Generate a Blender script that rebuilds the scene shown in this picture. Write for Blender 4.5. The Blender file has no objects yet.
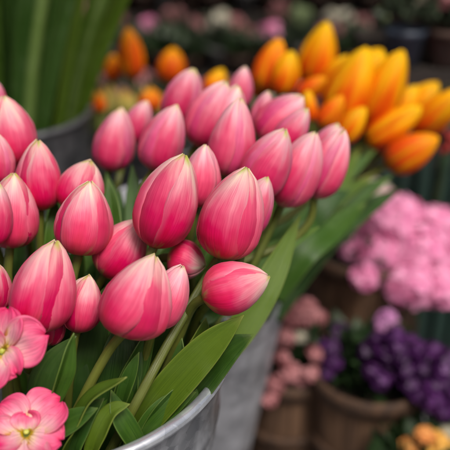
import bpy, math, random
import numpy as np
from mathutils import Vector, noise

# ------------------------------------------------------------------ camera, sky, sun, exposure
S = bpy.context.scene
COL = S.collection
CAM_Z = 0.80
PITCH = math.radians(27.0)
F = 750.0                                   # focal length in photograph pixels (450 wide)
cp, sp = math.cos(PITCH), math.sin(PITCH)

cam_data = bpy.data.cameras.new("camera")
cam = bpy.data.objects.new("camera", cam_data)
COL.objects.link(cam)
cam.location = (0, 0, CAM_Z)
cam.rotation_euler = (math.radians(90) - PITCH, 0, 0)
cam_data.sensor_width = 36.0
cam_data.lens = 36.0 * F / 450.0
cam_data.clip_start = 0.02
cam_data.clip_end = 100.0
cam_data.dof.use_dof = True
cam_data.dof.focus_distance = 0.486
cam_data.dof.aperture_fstop = 4.2
S.camera = cam

SUN_EL, SUN_AZ = math.radians(60), math.radians(150)      # azimuth clockwise from +Y: light from behind-right of the camera
world = bpy.data.worlds.new("World")
S.world = world
world.use_nodes = True
wn = world.node_tree
sky = wn.nodes.new("ShaderNodeTexSky")
sky.sky_type = 'NISHITA'
sky.sun_disc = False
sky.sun_elevation = SUN_EL
sky.sun_rotation = SUN_AZ
sky.dust_density = 9.0
sky.ozone_density = 0.3
sky.air_density = 0.8
wn.links.new(sky.outputs[0], wn.nodes["Background"].inputs[0])
wn.nodes["Background"].inputs[1].default_value = 0.05

sun_data = bpy.data.lights.new("sun", 'SUN')
sun_data.energy = 1.5
sun_data.angle = math.radians(20)
sun_data.color = (1.0, 0.96, 0.92)
sun = bpy.data.objects.new("sun", sun_data)
COL.objects.link(sun)
sd = Vector((math.sin(SUN_AZ) * math.cos(SUN_EL), math.cos(SUN_AZ) * math.cos(SUN_EL), math.sin(SUN_EL)))
sun.rotation_euler = sd.to_track_quat('Z', 'Y').to_euler()
sun.location = sd * 5

S.view_settings.view_transform = 'Standard'
S.view_settings.look = 'None'
S.view_settings.gamma = 1.0
S.view_settings.exposure = 0.80

RIGHT = Vector((1, 0, 0))
FWD = Vector((0, cp, -sp))
UP = Vector((0, sp, cp))
CAM = Vector((0, 0, CAM_Z))


def P(px, py, d):
    """world point seen at photograph pixel (px, py), d metres in front of the lens"""
    return CAM + (FWD + RIGHT * ((px - 225) / F) + UP * ((225 - py) / F)) * d


# ------------------------------------------------------------------ helpers
def tag(o, label=None, cat=None, group=None, kind=None):
    if label: o['label'] = label
    if cat: o['category'] = cat
    if group: o['group'] = group
    if kind: o['kind'] = kind
    return o


def thing(name, loc, label, cat, group=None):
    o = bpy.data.objects.new(name, None)
    o.empty_display_size = 0.02
    COL.objects.link(o)
    o.location = loc
    return tag(o, label, cat, group)


def mesh_obj(name, verts, faces, mat, parent=None, uvs=None, thick=0.0, smooth=True, origin=None):
    """verts in world space; stored relative to the parent's (or given) origin"""
    org = origin if origin is not None else (top(parent).location if parent is not None else Vector((0, 0, 0)))
    me = bpy.data.meshes.new(name)
    me.from_pydata([tuple(Vector(v) - org) for v in verts], [], faces)
    if uvs is not None:
        uv = me.uv_layers.new(name="UVMap")
        li = np.zeros(len(me.loops), dtype=np.int32)
        me.loops.foreach_get("vertex_index", li)
        uv.data.foreach_set("uv", np.array(uvs, dtype=np.float32)[li].ravel())
    me.polygons.foreach_set("use_smooth", [smooth] * len(me.polygons))
    me.update()
    o = bpy.data.objects.new(name, me)
    COL.objects.link(o)
    me.materials.append(mat)
    if parent is not None:
        o.parent = parent
    else:
        o.location = org
    if thick:
        m = o.modifiers.new("thickness", 'SOLIDIFY')
        m.thickness = thick
        m.offset = 0
    return o


def top(o):
    while o.parent is not None:
        o = o.parent
    return o


def copy_tree(o, parent=None):
    c = o.copy()
    COL.objects.link(c)
    if parent is not None:
        c.parent = parent
    for ch in list(o.children):
        copy_tree(ch, c)
    return c


def grid_faces(nu, nv, closed=False, off=0):
    f = []
    for j in range(nv - 1):
        for i in range(nu if closed else nu - 1):
            a = off + j * nu + i
            b = off + j * nu + (i + 1) % nu
            f.append((a, b, b + nu, a + nu))
    return f


def smooth_interp(xs, ys, n=400, k=0.035):
    t = np.linspace(-0.2, 1.2, n)
    y = np.interp(t, xs, ys)
    w = np.exp(-np.linspace(-2, 2, max(3, int(k * n))) ** 2)
    w /= w.sum()
    ysm = np.convolve(np.pad(y, len(w), mode='edge'), w, mode='same')[len(w):-len(w)]
    return lambda s: float(np.interp(s, t, ysm))


def catmull(pts, n):
    pts = [Vector(p) for p in pts]
    p = [pts[0] * 2 - pts[1]] + pts + [pts[-1] * 2 - pts[-2]]
    out = []
    m = len(pts) - 1
    for k in range(n):
        t = k / (n - 1) * m
        i = min(int(t), m - 1)
        f = t - i
        a, b, c, d = p[i], p[i + 1], p[i + 2], p[i + 3]
        out.append(0.5 * ((2 * b) + (c - a) * f + (2 * a - 5 * b + 4 * c - d) * f * f + (3 * b - a - 3 * c + d) * f ** 3))
    return out


def tube_geo(pts, radii, nseg=10, hint=Vector((0.3, -1, 0.2))):
    verts, uvs = [], []
    n = len(pts)
    for k, p in enumerate(pts):
        t = (pts[min(k + 1, n - 1)] - pts[max(k - 1, 0)]).normalized()
        a = t.cross(hint).normalized()
        b = t.cross(a)
        r = radii[k] if hasattr(radii, '__len__') else radii
        for i in range(nseg):
            an = 2 * math.pi * i / nseg
            verts.append(p + (a * math.cos(an) + b * math.sin(an)) * r)
            uvs.append((i / nseg, k / (n - 1)))
    f = grid_faces(nseg, n, True)
    f.append(tuple(range(nseg))[::-1])
    f.append(tuple(range((n - 1) * nseg, n * nseg)))
    return verts, f, uvs


def lathe_geo(profile, center, nseg=64, close_bottom=False, wob=0.0):
    verts, uvs = [], []
    n = len(profile)
    for j, (r, z) in enumerate(profile):
        for i in range(nseg):
            an = 2 * math.pi * i / nseg
            rr = r * (1 + wob * math.sin(3 * an + z * 9))
            verts.append(Vector((center[0] + rr * math.cos(an), center[1] + rr * math.sin(an), center[2] + z)))
            uvs.append((i / nseg, j / (n - 1)))
    f = grid_faces(nseg, n, True)
    if close_bottom:
        f.append(tuple(range(nseg))[::-1])
    return verts, f, uvs


def join(*geos):
    V, Fc, U = [], [], []
    for v, f, u in geos:
        o = len(V)
        V += v
        U += u
        Fc += [tuple(i + o for i in q) for q in f]
    return V, Fc, U


def box_geo(c, sx, sy, sz):
    c = Vector(c)
    v = [c + Vector((x * sx / 2, y * sy / 2, z * sz / 2)) for z in (-1, 1) for y in (-1, 1) for x in (-1, 1)]
    f = [(0, 2, 3, 1), (4, 5, 7, 6), (0, 1, 5, 4), (2, 6, 7, 3), (0, 4, 6, 2), (1, 3, 7, 5)]
    return v, f, [(0.5, 0.5)] * 8


# ------------------------------------------------------------------ materials
def new_mat(name):
    m = bpy.data.materials.new(name)
    m.use_nodes = True
    nt = m.node_tree
    return m, nt, nt.nodes["Principled BSDF"], nt.nodes["Material Output"]


def N(nt, kind, **kw):
    n = nt.nodes.new(kind)
    for k, v in kw.items():
        setattr(n, k, v)
    return n


def ramp(nt, stops):
    r = nt.nodes.new("ShaderNodeValToRGB")
    e = r.color_ramp.elements
    while len(e) > 1:
        e.remove(e[-1])
    e[0].position, e[0].color = stops[0][0], tuple(stops[0][1]) + (1,)
    for p, c in stops[1:]:
        x = e.new(p)
        x.color = tuple(c) + (1,)
    return r


def math_n(nt, op, a, b=None, clamp=False):
    m = nt.nodes.new("ShaderNodeMath")
    m.operation = op
    m.use_clamp = clamp
    for i, v in enumerate((a, b)):
        if v is None: continue
        if isinstance(v, (int, float)): m.inputs[i].default_value = v
        else: nt.links.new(v, m.inputs[i])
    return m.outputs[0]


def mix_c(nt, fac, a, b, blend='MIX'):
    m = nt.nodes.new("ShaderNodeMix")
    m.data_type = 'RGBA'
    m.blend_type = blend
    for sock, v in ((m.inputs[0], fac), (m.inputs[6], a), (m.inputs[7], b)):
        if isinstance(v, (int, float)): sock.default_value = v
        elif isinstance(v, tuple): sock.default_value = v + (1,)
        else: nt.links.new(v, sock)
    return m.outputs[2]


def petal_mat(name, stops, edge, edge_amt, streak=0.26, transl=0.3, rough=0.42, sheen=0.05, spec=0.3, sat_r=-0.10, tint=None):
    m, nt, bs, out = new_mat(name)
    L = nt.links.new
    uv = N(nt, "ShaderNodeUVMap")
    sep = N(nt, "ShaderNodeSeparateXYZ")
    L(uv.outputs[0], sep.inputs[0])
    u, v = sep.outputs[0], sep.outputs[1]
    oi = N(nt, "ShaderNodeObjectInfo")
    comb = N(nt, "ShaderNodeCombineXYZ")
    L(math_n(nt, 'MULTIPLY', u, 46.0), comb.inputs[0])
    L(math_n(nt, 'MULTIPLY', v, 2.2), comb.inputs[1])
    L(math_n(nt, 'MULTIPLY', oi.outputs["Random"], 60.0), comb.inputs[2])
    n1 = N(nt, "ShaderNodeTexNoise")
    n1.inputs["Scale"].default_value = 1.0
    n1.inputs["Detail"].default_value = 3.0
    L(comb.outputs[0], n1.inputs["Vector"])
    comb2 = N(nt, "ShaderNodeCombineXYZ")
    L(math_n(nt, 'MULTIPLY', u, 5.0), comb2.inputs[0])
    L(math_n(nt, 'MULTIPLY', v, 2.4), comb2.inputs[1])
    L(math_n(nt, 'MULTIPLY', oi.outputs["Random"], 40.0), comb2.inputs[2])
    n2 = N(nt, "ShaderNodeTexNoise")
    n2.inputs["Scale"].default_value = 1.0
    n2.inputs["Detail"].default_value = 2.0
    L(comb2.outputs[0], n2.inputs["Vector"])
    # along the petal, shifted by the streaks so that the pale tip breaks into flames
    vs = math_n(nt, 'ADD', v, math_n(nt, 'MULTIPLY', math_n(nt, 'SUBTRACT', n1.outputs[0], 0.5), 0.13))
    vs = math_n(nt, 'ADD', vs, math_n(nt, 'MULTIPLY', math_n(nt, 'SUBTRACT', n2.outputs[0], 0.5), 0.5))
    r = ramp(nt, stops)
    L(vs, r.inputs[0])
    ac = math_n(nt, 'ABSOLUTE', math_n(nt, 'SUBTRACT', math_n(nt, 'MULTIPLY', u, 2.0), 1.0))
    ed = math_n(nt, 'POWER', ac, 3.0)
    ed = math_n(nt, 'MULTIPLY', ed, math_n(nt, 'ADD', math_n(nt, 'MULTIPLY', n2.outputs[0], 1.2), math_n(nt, 'MULTIPLY', v, 0.6)))
    col = mix_c(nt, math_n(nt, 'MULTIPLY', ed, edge_amt, True), r.outputs[0], edge)
    # fine veins
    ve = ramp(nt, [(0.38, (0.70, 0.55, 0.62)), (0.55, (1, 1, 1)), (0.75, (1.12, 1.1, 1.1))])
    L(n1.outputs[0], ve.inputs[0])
    col = mix_c(nt, streak, col, ve.outputs[0], 'MULTIPLY')
    # greenish nib at the very tip
    nib = ramp(nt, [(0.885, (0, 0, 0)), (0.955, (1, 1, 1))])
    L(math_n(nt, 'ADD', v, math_n(nt, 'MULTIPLY', math_n(nt, 'ADD', ac, oi.outputs["Random"]), -0.07)), nib.inputs[0])
    if tint:
        col = mix_c(nt, math_n(nt, 'MULTIPLY', nib.outputs[0], 0.85), col, tint)
    hsv = N(nt, "ShaderNodeHueSaturation")
    L(col, hsv.inputs["Color"])
    L(math_n(nt, 'ADD', math_n(nt, 'MULTIPLY', oi.outputs["Random"], 0.22), 0.9), hsv.inputs["Value"])
    L(math_n(nt, 'ADD', math_n(nt, 'MULTIPLY', oi.outputs["Random"], sat_r), 1.0 if sat_r == 0 else 1.09), hsv.inputs["Saturation"])
    L(hsv.outputs[0], bs.inputs["Base Color"])
    bs.inputs["Roughness"].default_value = rough
    bs.inputs["Specular IOR Level"].default_value = spec
    bs.inputs["Sheen Weight"].default_value = sheen
    bp = N(nt, "ShaderNodeBump")
    bp.inputs["Strength"].default_value = 0.22
    bp.inputs["Distance"].default_value = 0.0012
    L(n1.outputs[0], bp.inputs["Height"])
    L(bp.outputs[0], bs.inputs["Normal"])
    tr = N(nt, "ShaderNodeBsdfTranslucent")
    L(hsv.outputs[0], tr.inputs["Color"])
    ms = N(nt, "ShaderNodeMixShader")
    ms.inputs[0].default_value = transl
    L(bs.outputs[0], ms.inputs[1])
    L(tr.outputs[0], ms.inputs[2])
    L(ms.outputs[0], out.inputs[0])
    return m


DEEP = [(0.0, (0.50, 0.40, 0.10)), (0.05, (0.66, 0.22, 0.13)), (0.10, (0.74, 0.06, 0.12)), (0.20, (0.77, 0.042, 0.115)), (0.38, (0.81, 0.052, 0.165)), (0.58, (0.85, 0.15, 0.27)),
        (0.74, (0.88, 0.36, 0.43)), (0.88, (0.90, 0.60, 0.57)), (1.0, (0.91, 0.78, 0.62))]
ROSE = [(0.0, (0.78, 0.34, 0.28)), (0.07, (0.75, 0.075, 0.16)), (0.24, (0.78, 0.045, 0.155)), (0.50, (0.83, 0.105, 0.225)), (0.70, (0.87, 0.25, 0.35)),
        (0.86, (0.89, 0.47, 0.55)), (1.0, (0.90, 0.72, 0.62))]
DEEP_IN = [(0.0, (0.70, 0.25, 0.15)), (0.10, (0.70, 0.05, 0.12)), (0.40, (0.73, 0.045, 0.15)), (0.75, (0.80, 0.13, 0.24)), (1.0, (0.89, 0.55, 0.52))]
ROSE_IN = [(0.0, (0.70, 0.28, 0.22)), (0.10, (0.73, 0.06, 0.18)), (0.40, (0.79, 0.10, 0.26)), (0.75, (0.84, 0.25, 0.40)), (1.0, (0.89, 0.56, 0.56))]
M_DEEP = petal_mat("deep pink petal", DEEP, (0.86, 0.36, 0.45), 0.45, tint=(0.50, 0.56, 0.06))
M_ROSE = petal_mat("rose petal", ROSE, (0.87, 0.42, 0.49), 0.45, tint=(0.58, 0.62, 0.14))
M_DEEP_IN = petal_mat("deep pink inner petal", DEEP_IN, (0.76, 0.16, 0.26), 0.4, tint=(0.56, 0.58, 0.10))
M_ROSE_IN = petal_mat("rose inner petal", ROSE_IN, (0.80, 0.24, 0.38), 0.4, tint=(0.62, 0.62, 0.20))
M_OPEN = petal_mat("open pink petal", [(0.0, (0.30, 0.24, 0.010)), (0.20, (0.60, 0.42, 0.03)), (0.30, (0.88, 0.68, 0.50)), (0.45, (0.88, 0.50, 0.55)),
                                       (0.66, (0.85, 0.25, 0.38)), (0.87, (0.81, 0.09, 0.24)), (1.0, (0.77, 0.04, 0.16))], (0.81, 0.12, 0.27), 0.8, streak=0.7, transl=0.3)
M_YELLOW = petal_mat("orange yellow petal", [(0.0, (0.74, 0.20, 0.008)), (0.18, (0.82, 0.075, 0.004)), (0.42, (0.86, 0.13, 0.003)), (0.7, (0.90, 0.36, 0.003)),
                                            (1.0, (0.92, 0.58, 0.008))], (0.93, 0.58, 0.008), 1.35, streak=0.15, sheen=0.0, spec=0.12, sat_r=0.0)
M_ORANGE = petal_mat("orange petal", [(0.0, (0.62, 0.16, 0.03)), (0.3, (0.76, 0.07, 0.006)), (0.65, (0.82, 0.14, 0.005)), (1.0, (0.88, 0.40, 0.008))],
                     (0.90, 0.42, 0.005), 1.1, streak=0.15, sheen=0.0, spec=0.12, sat_r=0.0)
M_PALE = petal_mat("pale yellow petal", [(0.0, (0.25, 0.30, 0.06)), (0.4, (0.50, 0.45, 0.14)), (0.8, (0.62, 0.46, 0.12)), (1.0, (0.66, 0.36, 0.08))],
                   (0.66, 0.55, 0.22), 0.6, streak=0.2)


def leaf_mat(name, dark, lit, edge, transl=0.22, rough=0.33):
    m, nt, bs, out = new_mat(name)
    L = nt.links.new
    uv = N(nt, "ShaderNodeUVMap")
    sep = N(nt, "ShaderNodeSeparateXYZ")
    L(uv.outputs[0], sep.inputs[0])
    u, v = sep.outputs[0], sep.outputs[1]
    oi = N(nt, "ShaderNodeObjectInfo")
    comb = N(nt, "ShaderNodeCombineXYZ")
    L(math_n(nt, 'MULTIPLY', u, 60.0), comb.inputs[0])
    L(math_n(nt, 'MULTIPLY', v, 1.5), comb.inputs[1])
    L(math_n(nt, 'MULTIPLY', oi.outputs["Random"], 30.0), comb.inputs[2])
    n1 = N(nt, "ShaderNodeTexNoise")
    n1.inputs["Scale"].default_value = 1.0
    n1.inputs["Detail"].default_value = 2.0
    L(comb.outputs[0], n1.inputs["Vector"])
    tc = N(nt, "ShaderNodeTexCoord")
    n2 = N(nt, "ShaderNodeTexNoise")
    n2.inputs["Scale"].default_value = 45.0
    n2.inputs["Detail"].default_value = 4.0
    L(tc.outputs["Object"], n2.inputs["Vector"])
    f = math_n(nt, 'ADD', math_n(nt, 'MULTIPLY', n1.outputs[0], 0.85), math_n(nt, 'MULTIPLY', n2.outputs[0], 0.35))
    f = math_n(nt, 'ADD', f, math_n(nt, 'MULTIPLY', math_n(nt, 'SUBTRACT', oi.outputs["Random"], 0.5), 0.45))
    r = ramp(nt, [(0.30, dark), (0.85, lit)])
    L(f, r.inputs[0])
    ac = math_n(nt, 'ABSOLUTE', math_n(nt, 'SUBTRACT', math_n(nt, 'MULTIPLY', u, 2.0), 1.0))
    er = ramp(nt, [(0.93, (0, 0, 0)), (1.0, (1, 1, 1))])
    L(ac, er.inputs[0])
    col = mix_c(nt, math_n(nt, 'MULTIPLY', er.outputs[0], 0.4), r.outputs[0], edge)
    tipr = ramp(nt, [(0.9, (0, 0, 0)), (1.0, (1, 1, 1))])
    L(v, tipr.inputs[0])
    col = mix_c(nt, math_n(nt, 'MULTIPLY', tipr.outputs[0], 0.5), col, edge)
    L(col, bs.inputs["Base Color"])
    bs.inputs["Roughness"].default_value = rough
    bs.inputs["Specular IOR Level"].default_value = 0.4
    bp = N(nt, "ShaderNodeBump")
    bp.inputs["Strength"].default_value = 0.45
    bp.inputs["Distance"].default_value = 0.0012
    L(math_n(nt, 'ADD', n1.outputs[0], math_n(nt, 'MULTIPLY', n2.outputs[0], 0.8)), bp.inputs["Height"])
    rr = ramp(nt, [(0.35, (rough - 0.06,) * 3), (0.7, (rough + 0.22,) * 3)])
    L(n2.outputs[0], rr.inputs[0])
    L(rr.outputs[0], bs.inputs["Roughness"])
    wx = ramp(nt, [(0.50, (0, 0, 0)), (0.72, (1, 1, 1))])
    L(n2.outputs[0], wx.inputs[0])
    col = mix_c(nt, math_n(nt, 'MULTIPLY', wx.outputs[0], 0.12), col, (0.16, 0.22, 0.12))
    L(col, bs.inputs["Base Color"])
    L(bp.outputs[0], bs.inputs["Normal"])
    tr = N(nt, "ShaderNodeBsdfTranslucent")
    L(mix_c(nt, 1.0, col, (1.3, 1.25, 0.5), 'MULTIPLY'), tr.inputs["Color"])
    ms = N(nt, "ShaderNodeMixShader")
    ms.inputs[0].default_value = transl
    L(bs.outputs[0], ms.inputs[1])
    L(tr.outputs[0], ms.inputs[2])
    L(ms.outputs[0], out.inputs[0])
    return m


M_LEAF = leaf_mat("tulip leaf", (0.024, 0.076, 0.010), (0.080, 0.175, 0.018), (0.20, 0.28, 0.06))
M_LEAF_LIGHT = leaf_mat("light tulip leaf", (0.060, 0.125, 0.010), (0.14, 0.23, 0.018), (0.34, 0.38, 0.08), transl=0.28)
M_LEAF_DARK = leaf_mat("dark tulip leaf", (0.022, 0.066, 0.013), (0.060, 0.135, 0.022), (0.10, 0.16, 0.04))
M_STEM = leaf_mat("stem", (0.085, 0.11, 0.018), (0.17, 0.19, 0.03), (0.16, 0.18, 0.04), transl=0.1)
M_STALK = leaf_mat("pale stalk", (0.12, 0.20, 0.045), (0.25, 0.36, 0.10), (0.16, 0.24, 0.06), transl=0.1)
M_REED = leaf_mat("tall leaf", (0.06, 0.14, 0.014), (0.21, 0.34, 0.04), (0.10, 0.18, 0.03), transl=0.25)


def rough_mat(name, c1, c2, scale=20, rough=0.7, metal=0.0, bump=0.2, dist=0.002, stretch=(1, 1, 1), detail=5, mid=(0.35, 0.7)):
    m, nt, bs, out = new_mat(name)
    L = nt.links.new
    tc = N(nt, "ShaderNodeTexCoord")
    mp = N(nt, "ShaderNodeMapping")
    mp.inputs["Scale"].default_value = stretch
    L(tc.outputs["Object"], mp.inputs[0])
    n = N(nt, "ShaderNodeTexNoise")
    n.inputs["Scale"].default_value = scale
    n.inputs["Detail"].default_value = detail
    L(mp.outputs[0], n.inputs["Vector"])
    r = ramp(nt, [(mid[0], c1), (mid[1], c2)])
    L(n.outputs[0], r.inputs[0])
    L(r.outputs[0], bs.inputs["Base Color"])
    bs.inputs["Roughness"].default_value = rough
    bs.inputs["Metallic"].default_value = metal
    bp = N(nt, "ShaderNodeBump")
    bp.inputs["Strength"].default_value = bump
    bp.inputs["Distance"].default_value = dist
    L(n.outputs[0], bp.inputs["Height"])
    L(bp.outputs[0], bs.inputs["Normal"])
    return m


def zinc_mat(name, a, b, rough_lo=0.28, rough_hi=0.5, metal=0.9):
    m, nt, bs, out = new_mat(name)
    L = nt.links.new
    tc = N(nt, "ShaderNodeTexCoord")
    vo = N(nt, "ShaderNodeTexVoronoi")
    vo.inputs["Scale"].default_value = 130
    L(tc.outputs["Object"], vo.inputs["Vector"])
    n = N(nt, "ShaderNodeTexNoise")
    n.inputs["Scale"].default_value = 26
    n.inputs["Detail"].default_value = 6
    L(tc.outputs["Object"], n.inputs["Vector"])
    mp = N(nt, "ShaderNodeMapping")
    mp.inputs["Scale"].default_value = (1, 1, 0.07)
    L(tc.outputs["Object"], mp.inputs[0])
    ns = N(nt, "ShaderNodeTexNoise")
    ns.inputs["Scale"].default_value = 60
    ns.inputs["Detail"].default_value = 4
    L(mp.outputs[0], ns.inputs["Vector"])
    nl = N(nt, "ShaderNodeTexNoise")
    nl.inputs["Scale"].default_value = 14
    nl.inputs["Detail"].default_value = 1
    L(tc.outputs["Object"], nl.inputs["Vector"])
    mixf = math_n(nt, 'ADD', math_n(nt, 'MULTIPLY', vo.outputs["Color"], 0.18), math_n(nt, 'MULTIPLY', n.outputs[0], 0.42))
    mixf = math_n(nt, 'ADD', mixf, math_n(nt, 'MULTIPLY', ns.outputs[0], 0.42))
    r = ramp(nt, [(0.40, a), (0.62, b)])
    L(mixf, r.inputs[0])
    L(r.outputs[0], bs.inputs["Base Color"])
    rr = ramp(nt, [(0.3, (rough_lo,) * 3), (0.8, (rough_hi,) * 3)])
    L(n.outputs[0], rr.inputs[0])
    L(rr.outputs[0], bs.inputs["Roughness"])
    bs.inputs["Metallic"].default_value = metal
    bp = N(nt, "ShaderNodeBump")
    bp.inputs["Strength"].default_value = 0.35
    bp.inputs["Distance"].default_value = 0.006
    L(math_n(nt, 'ADD', math_n(nt, 'MULTIPLY', n.outputs[0], 0.15), nl.outputs[0]), bp.inputs["Height"])
    L(bp.outputs[0], bs.inputs["Normal"])
    return m


M_ZINC = zinc_mat("galvanised steel", (0.26, 0.28, 0.31), (0.62, 0.65, 0.70), 0.18, 0.45, 0.62)
M_ZINC_RIM = zinc_mat("galvanised rim", (0.52, 0.56, 0.62), (0.82, 0.87, 0.93), 0.14, 0.32, 0.75)
M_ZINC_DULL = zinc_mat("dull zinc", (0.30, 0.31, 0.34), (0.58, 0.60, 0.65), 0.25, 0.55, 0.45)
M_DARKTIN = zinc_mat("dark tin", (0.06, 0.063, 0.07), (0.15, 0.155, 0.165), 0.3, 0.55, 0.5)
M_BASKET = rough_mat("basket wood", (0.085, 0.045, 0.024), (0.20, 0.11, 0.06), 60, 0.75, stretch=(1, 1, 0.15))
M_HOOP = rough_mat("basket hoop", (0.035, 0.018, 0.010), (0.09, 0.045, 0.022), 80, 0.75)
M_SOIL = rough_mat("potting soil", (0.012, 0.009, 0.006), (0.04, 0.03, 0.02), 120, 0.95, bump=0.8)
M_GROUND = rough_mat("paving stone", (0.055, 0.055, 0.058), (0.11, 0.11, 0.115), 14, 0.8, bump=0.3)
M_WALL = rough_mat("shaded wall", (0.030, 0.032, 0.030), (0.075, 0.07, 0.06), 5, 0.85)
M_PLANK = rough_mat("dark plank", (0.014, 0.011, 0.009), (0.040, 0.030, 0.024), 22, 0.7, stretch=(0.2, 1, 1))
M_GREENWOOD = rough_mat("green painted wood", (0.006, 0.022, 0.017), (0.018, 0.050, 0.038), 20, 0.6, stretch=(1, 1, 0.15))
M_SHADE_AWNING = rough_mat("added shade canvas", (0.10, 0.12, 0.11), (0.14, 0.16, 0.15), 50, 0.9)  # cloth of the added, out-of-view awning that darkens the background
M_POST = rough_mat("shade awning post", (0.10, 0.10, 0.10), (0.16, 0.16, 0.16), 30, 0.5)


def flower_mat(name, a, b, transl=0.25):
    m = rough_mat(name, a, b, 55, 0.55, bump=0.1)
    nt = m.node_tree
    out = nt.nodes["Material Output"]
    bs = nt.nodes["Principled BSDF"]
    col = bs.inputs["Base Color"].links[0].from_socket
    tr = N(nt, "ShaderNodeBsdfTranslucent")
    nt.links.new(col, tr.inputs[0])
    ms = N(nt, "ShaderNodeMixShader")
    ms.inputs[0].default_value = transl
    nt.links.new(bs.outputs[0], ms.inputs[1])
    nt.links.new(tr.outputs[0], ms.inputs[2])
    nt.links.new(ms.outputs[0], out.inputs[0])
    return m


M_HYD = flower_mat("pink floret", (0.80, 0.23, 0.46), (0.90, 0.44, 0.65))
M_WHITE = flower_mat("cream floret", (0.50, 0.48, 0.36), (0.72, 0.68, 0.56))
M_PURPLE = flower_mat("purple floret", (0.040, 0.006, 0.058), (0.115, 0.020, 0.155))
M_LILAC = flower_mat("lilac floret", (0.45, 0.16, 0.40), (0.62, 0.30, 0.55))
M_SALMON = flower_mat("salmon pink floret", (0.42, 0.15, 0.16), (0.62, 0.30, 0.31))
M_PEACH = flower_mat("peach orange floret", (0.80, 0.28, 0.07), (0.88, 0.52, 0.16))
M_GOLD = flower_mat("golden floret", (0.80, 0.42, 0.05), (0.88, 0.60, 0.16))
M_PALEG = flower_mat("pale green floret", (0.20, 0.28, 0.12), (0.38, 0.46, 0.24))
M_RED = flower_mat("red floret", (0.40, 0.02, 0.02), (0.60, 0.05, 0.04))
M_FOL = flower_mat("foliage", (0.012, 0.034, 0.010), (0.040, 0.085, 0.024))
M_FOL2 = flower_mat("grey green foliage", (0.04, 0.065, 0.035), (0.09, 0.12, 0.07))
M_MAUVE = flower_mat("dull mauve floret", (0.26, 0.09, 0.10), (0.48, 0.22, 0.22))
M_BROWNPOT = rough_mat("brown pot", (0.05, 0.028, 0.02), (0.10, 0.055, 0.04), 20, 0.8)
M_GREYPOT = rough_mat("grey pot", (0.06, 0.06, 0.06), (0.11, 0.11, 0.10), 20, 0.8)
M_BLUEPOT = rough_mat("blue grey pot", (0.035, 0.05, 0.075), (0.08, 0.10, 0.14), 20, 0.5)

# ------------------------------------------------------------------ tulips
PROF = smooth_interp([-0.2, 0, 0.03, 0.08, 0.16, 0.27, 0.40, 0.55, 0.70, 0.82, 0.92, 1.0, 1.2],
                     [0.08, 0.12, 0.42, 0.66, 0.85, 0.97, 1.0, 0.96, 0.80, 0.60, 0.365, 0.05, 0.03], k=0.045)
WID = smooth_interp([-0.2, 0, 0.06, 0.16, 0.30, 0.48, 0.64, 0.78, 0.88, 0.95, 1.0, 1.2],
                    [0.12, 0.16, 0.50, 0.80, 0.98, 1.05, 0.95, 0.70, 0.45, 0.23, 0.02, 0.0], k=0.03)


def petal_closed(frame, base, L, R, phi0, inner, rng, nu=17, nv=26, openness=0.0, wsc=1.0, gam=1.0, bend=0.0):
    ax, rt, fc = frame
    verts, uvs = [], []
    so = Vector((rng.uniform(-50, 50), rng.uniform(-50, 50), rng.uniform(-50, 50)))
    spiral = rng.uniform(0.008, 0.026) * (1 if rng.random() < 0.8 else -1)
    flare = rng.uniform(-0.015, 0.03) + openness * 0.1
    ridge = rng.uniform(0.05, 0.11)
    groove = rng.uniform(0.0, 0.014)
    twist = rng.uniform(-0.28, 0.28)
    asym = rng.uniform(-0.20, 0.20)
    bow = rng.uniform(-0.22, 0.22)
    lf = (rng.uniform(0.965, 1.0) if not inner else rng.uniform(0.965, 0.985))
    tiplean = rng.uniform(-0.02, 0.03) if openness == 0 else rng.uniform(0.0, 0.08)
    base_r = (0.955 if inner else 1.0) * rng.uniform(0.99, 1.012)
    for j in range(nv):
        s = (j / (nv - 1))
        sg = s ** gam
        pr = PROF(sg) + openness * 0.5 * max(0, s - 0.45) ** 1.3 + tiplean * max(0, s - 0.75)
        half = min(WID(s) * wsc / max(PROF(sg), 0.08), 1.25)
        z0 = L * lf * (0.5 * s + 0.5 * (1 - math.cos(s * math.pi)) / 2) if False else L * lf * (s ** 1.06)
        for i in range(nu):
            u = 2 * i / (nu - 1) - 1
            wob = 1 + asym * (1 if u > 0 else -1) * abs(u) + 0.14 * noise.noise(so + Vector((2.0 if u > 0 else -2.0, s * 2.2, 5))) * abs(u)
            ph = phi0 + u * half * wob + twist * (s - 0.4) + bow * math.sin(s * math.pi)
            nz = noise.noise(so + Vector((u * 1.3, s * 2.2, 0))) * 0.055 * min(1, s * 5) * (1 - s ** 3) + noise.noise(so + Vector((u * 3.5, s * 4, 9))) * 0.016 * min(1, s * 4) * (1 - s ** 3)
            env = min(1, s * 4) * (1 - 0.4 * s)
            r = R * base_r * (1 - (0.045 * math.sin(math.pi * s) if inner else 0.0)) * pr * (1 + spiral * u + flare * abs(u) ** 3 * s + ridge * (1 - abs(u)) * env - groove * math.exp(-(u / 0.10) ** 2) * env - (0.05 + 0.12 * s * s) * u * u + nz)
            z = z0 + R * 0.04 * math.sin(s * 6 + u * 3) * abs(u) * min(1, s * 3) - R * 0.05 * abs(u) ** 3 * s
            d = rt * math.sin(ph) + fc * math.cos(ph)
            verts.append(base + ax * z + d * r + rt * (bend * R * (s * s - 0.4 * s)))
            uvs.append((i / (nu - 1), s))
    return verts, grid_faces(nu, nv), uvs


def axes_from(axis):
    ax = axis.normalized()
    fc = -FWD - ax * (-FWD).dot(ax)
    fc.normalize()
    rt = ax.cross(fc) * -1
    if rt.dot(RIGHT) < 0 and abs(rt.dot(RIGHT)) > 0.3: rt = -rt
    return ax, rt, fc


BUCKETS = {}


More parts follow.
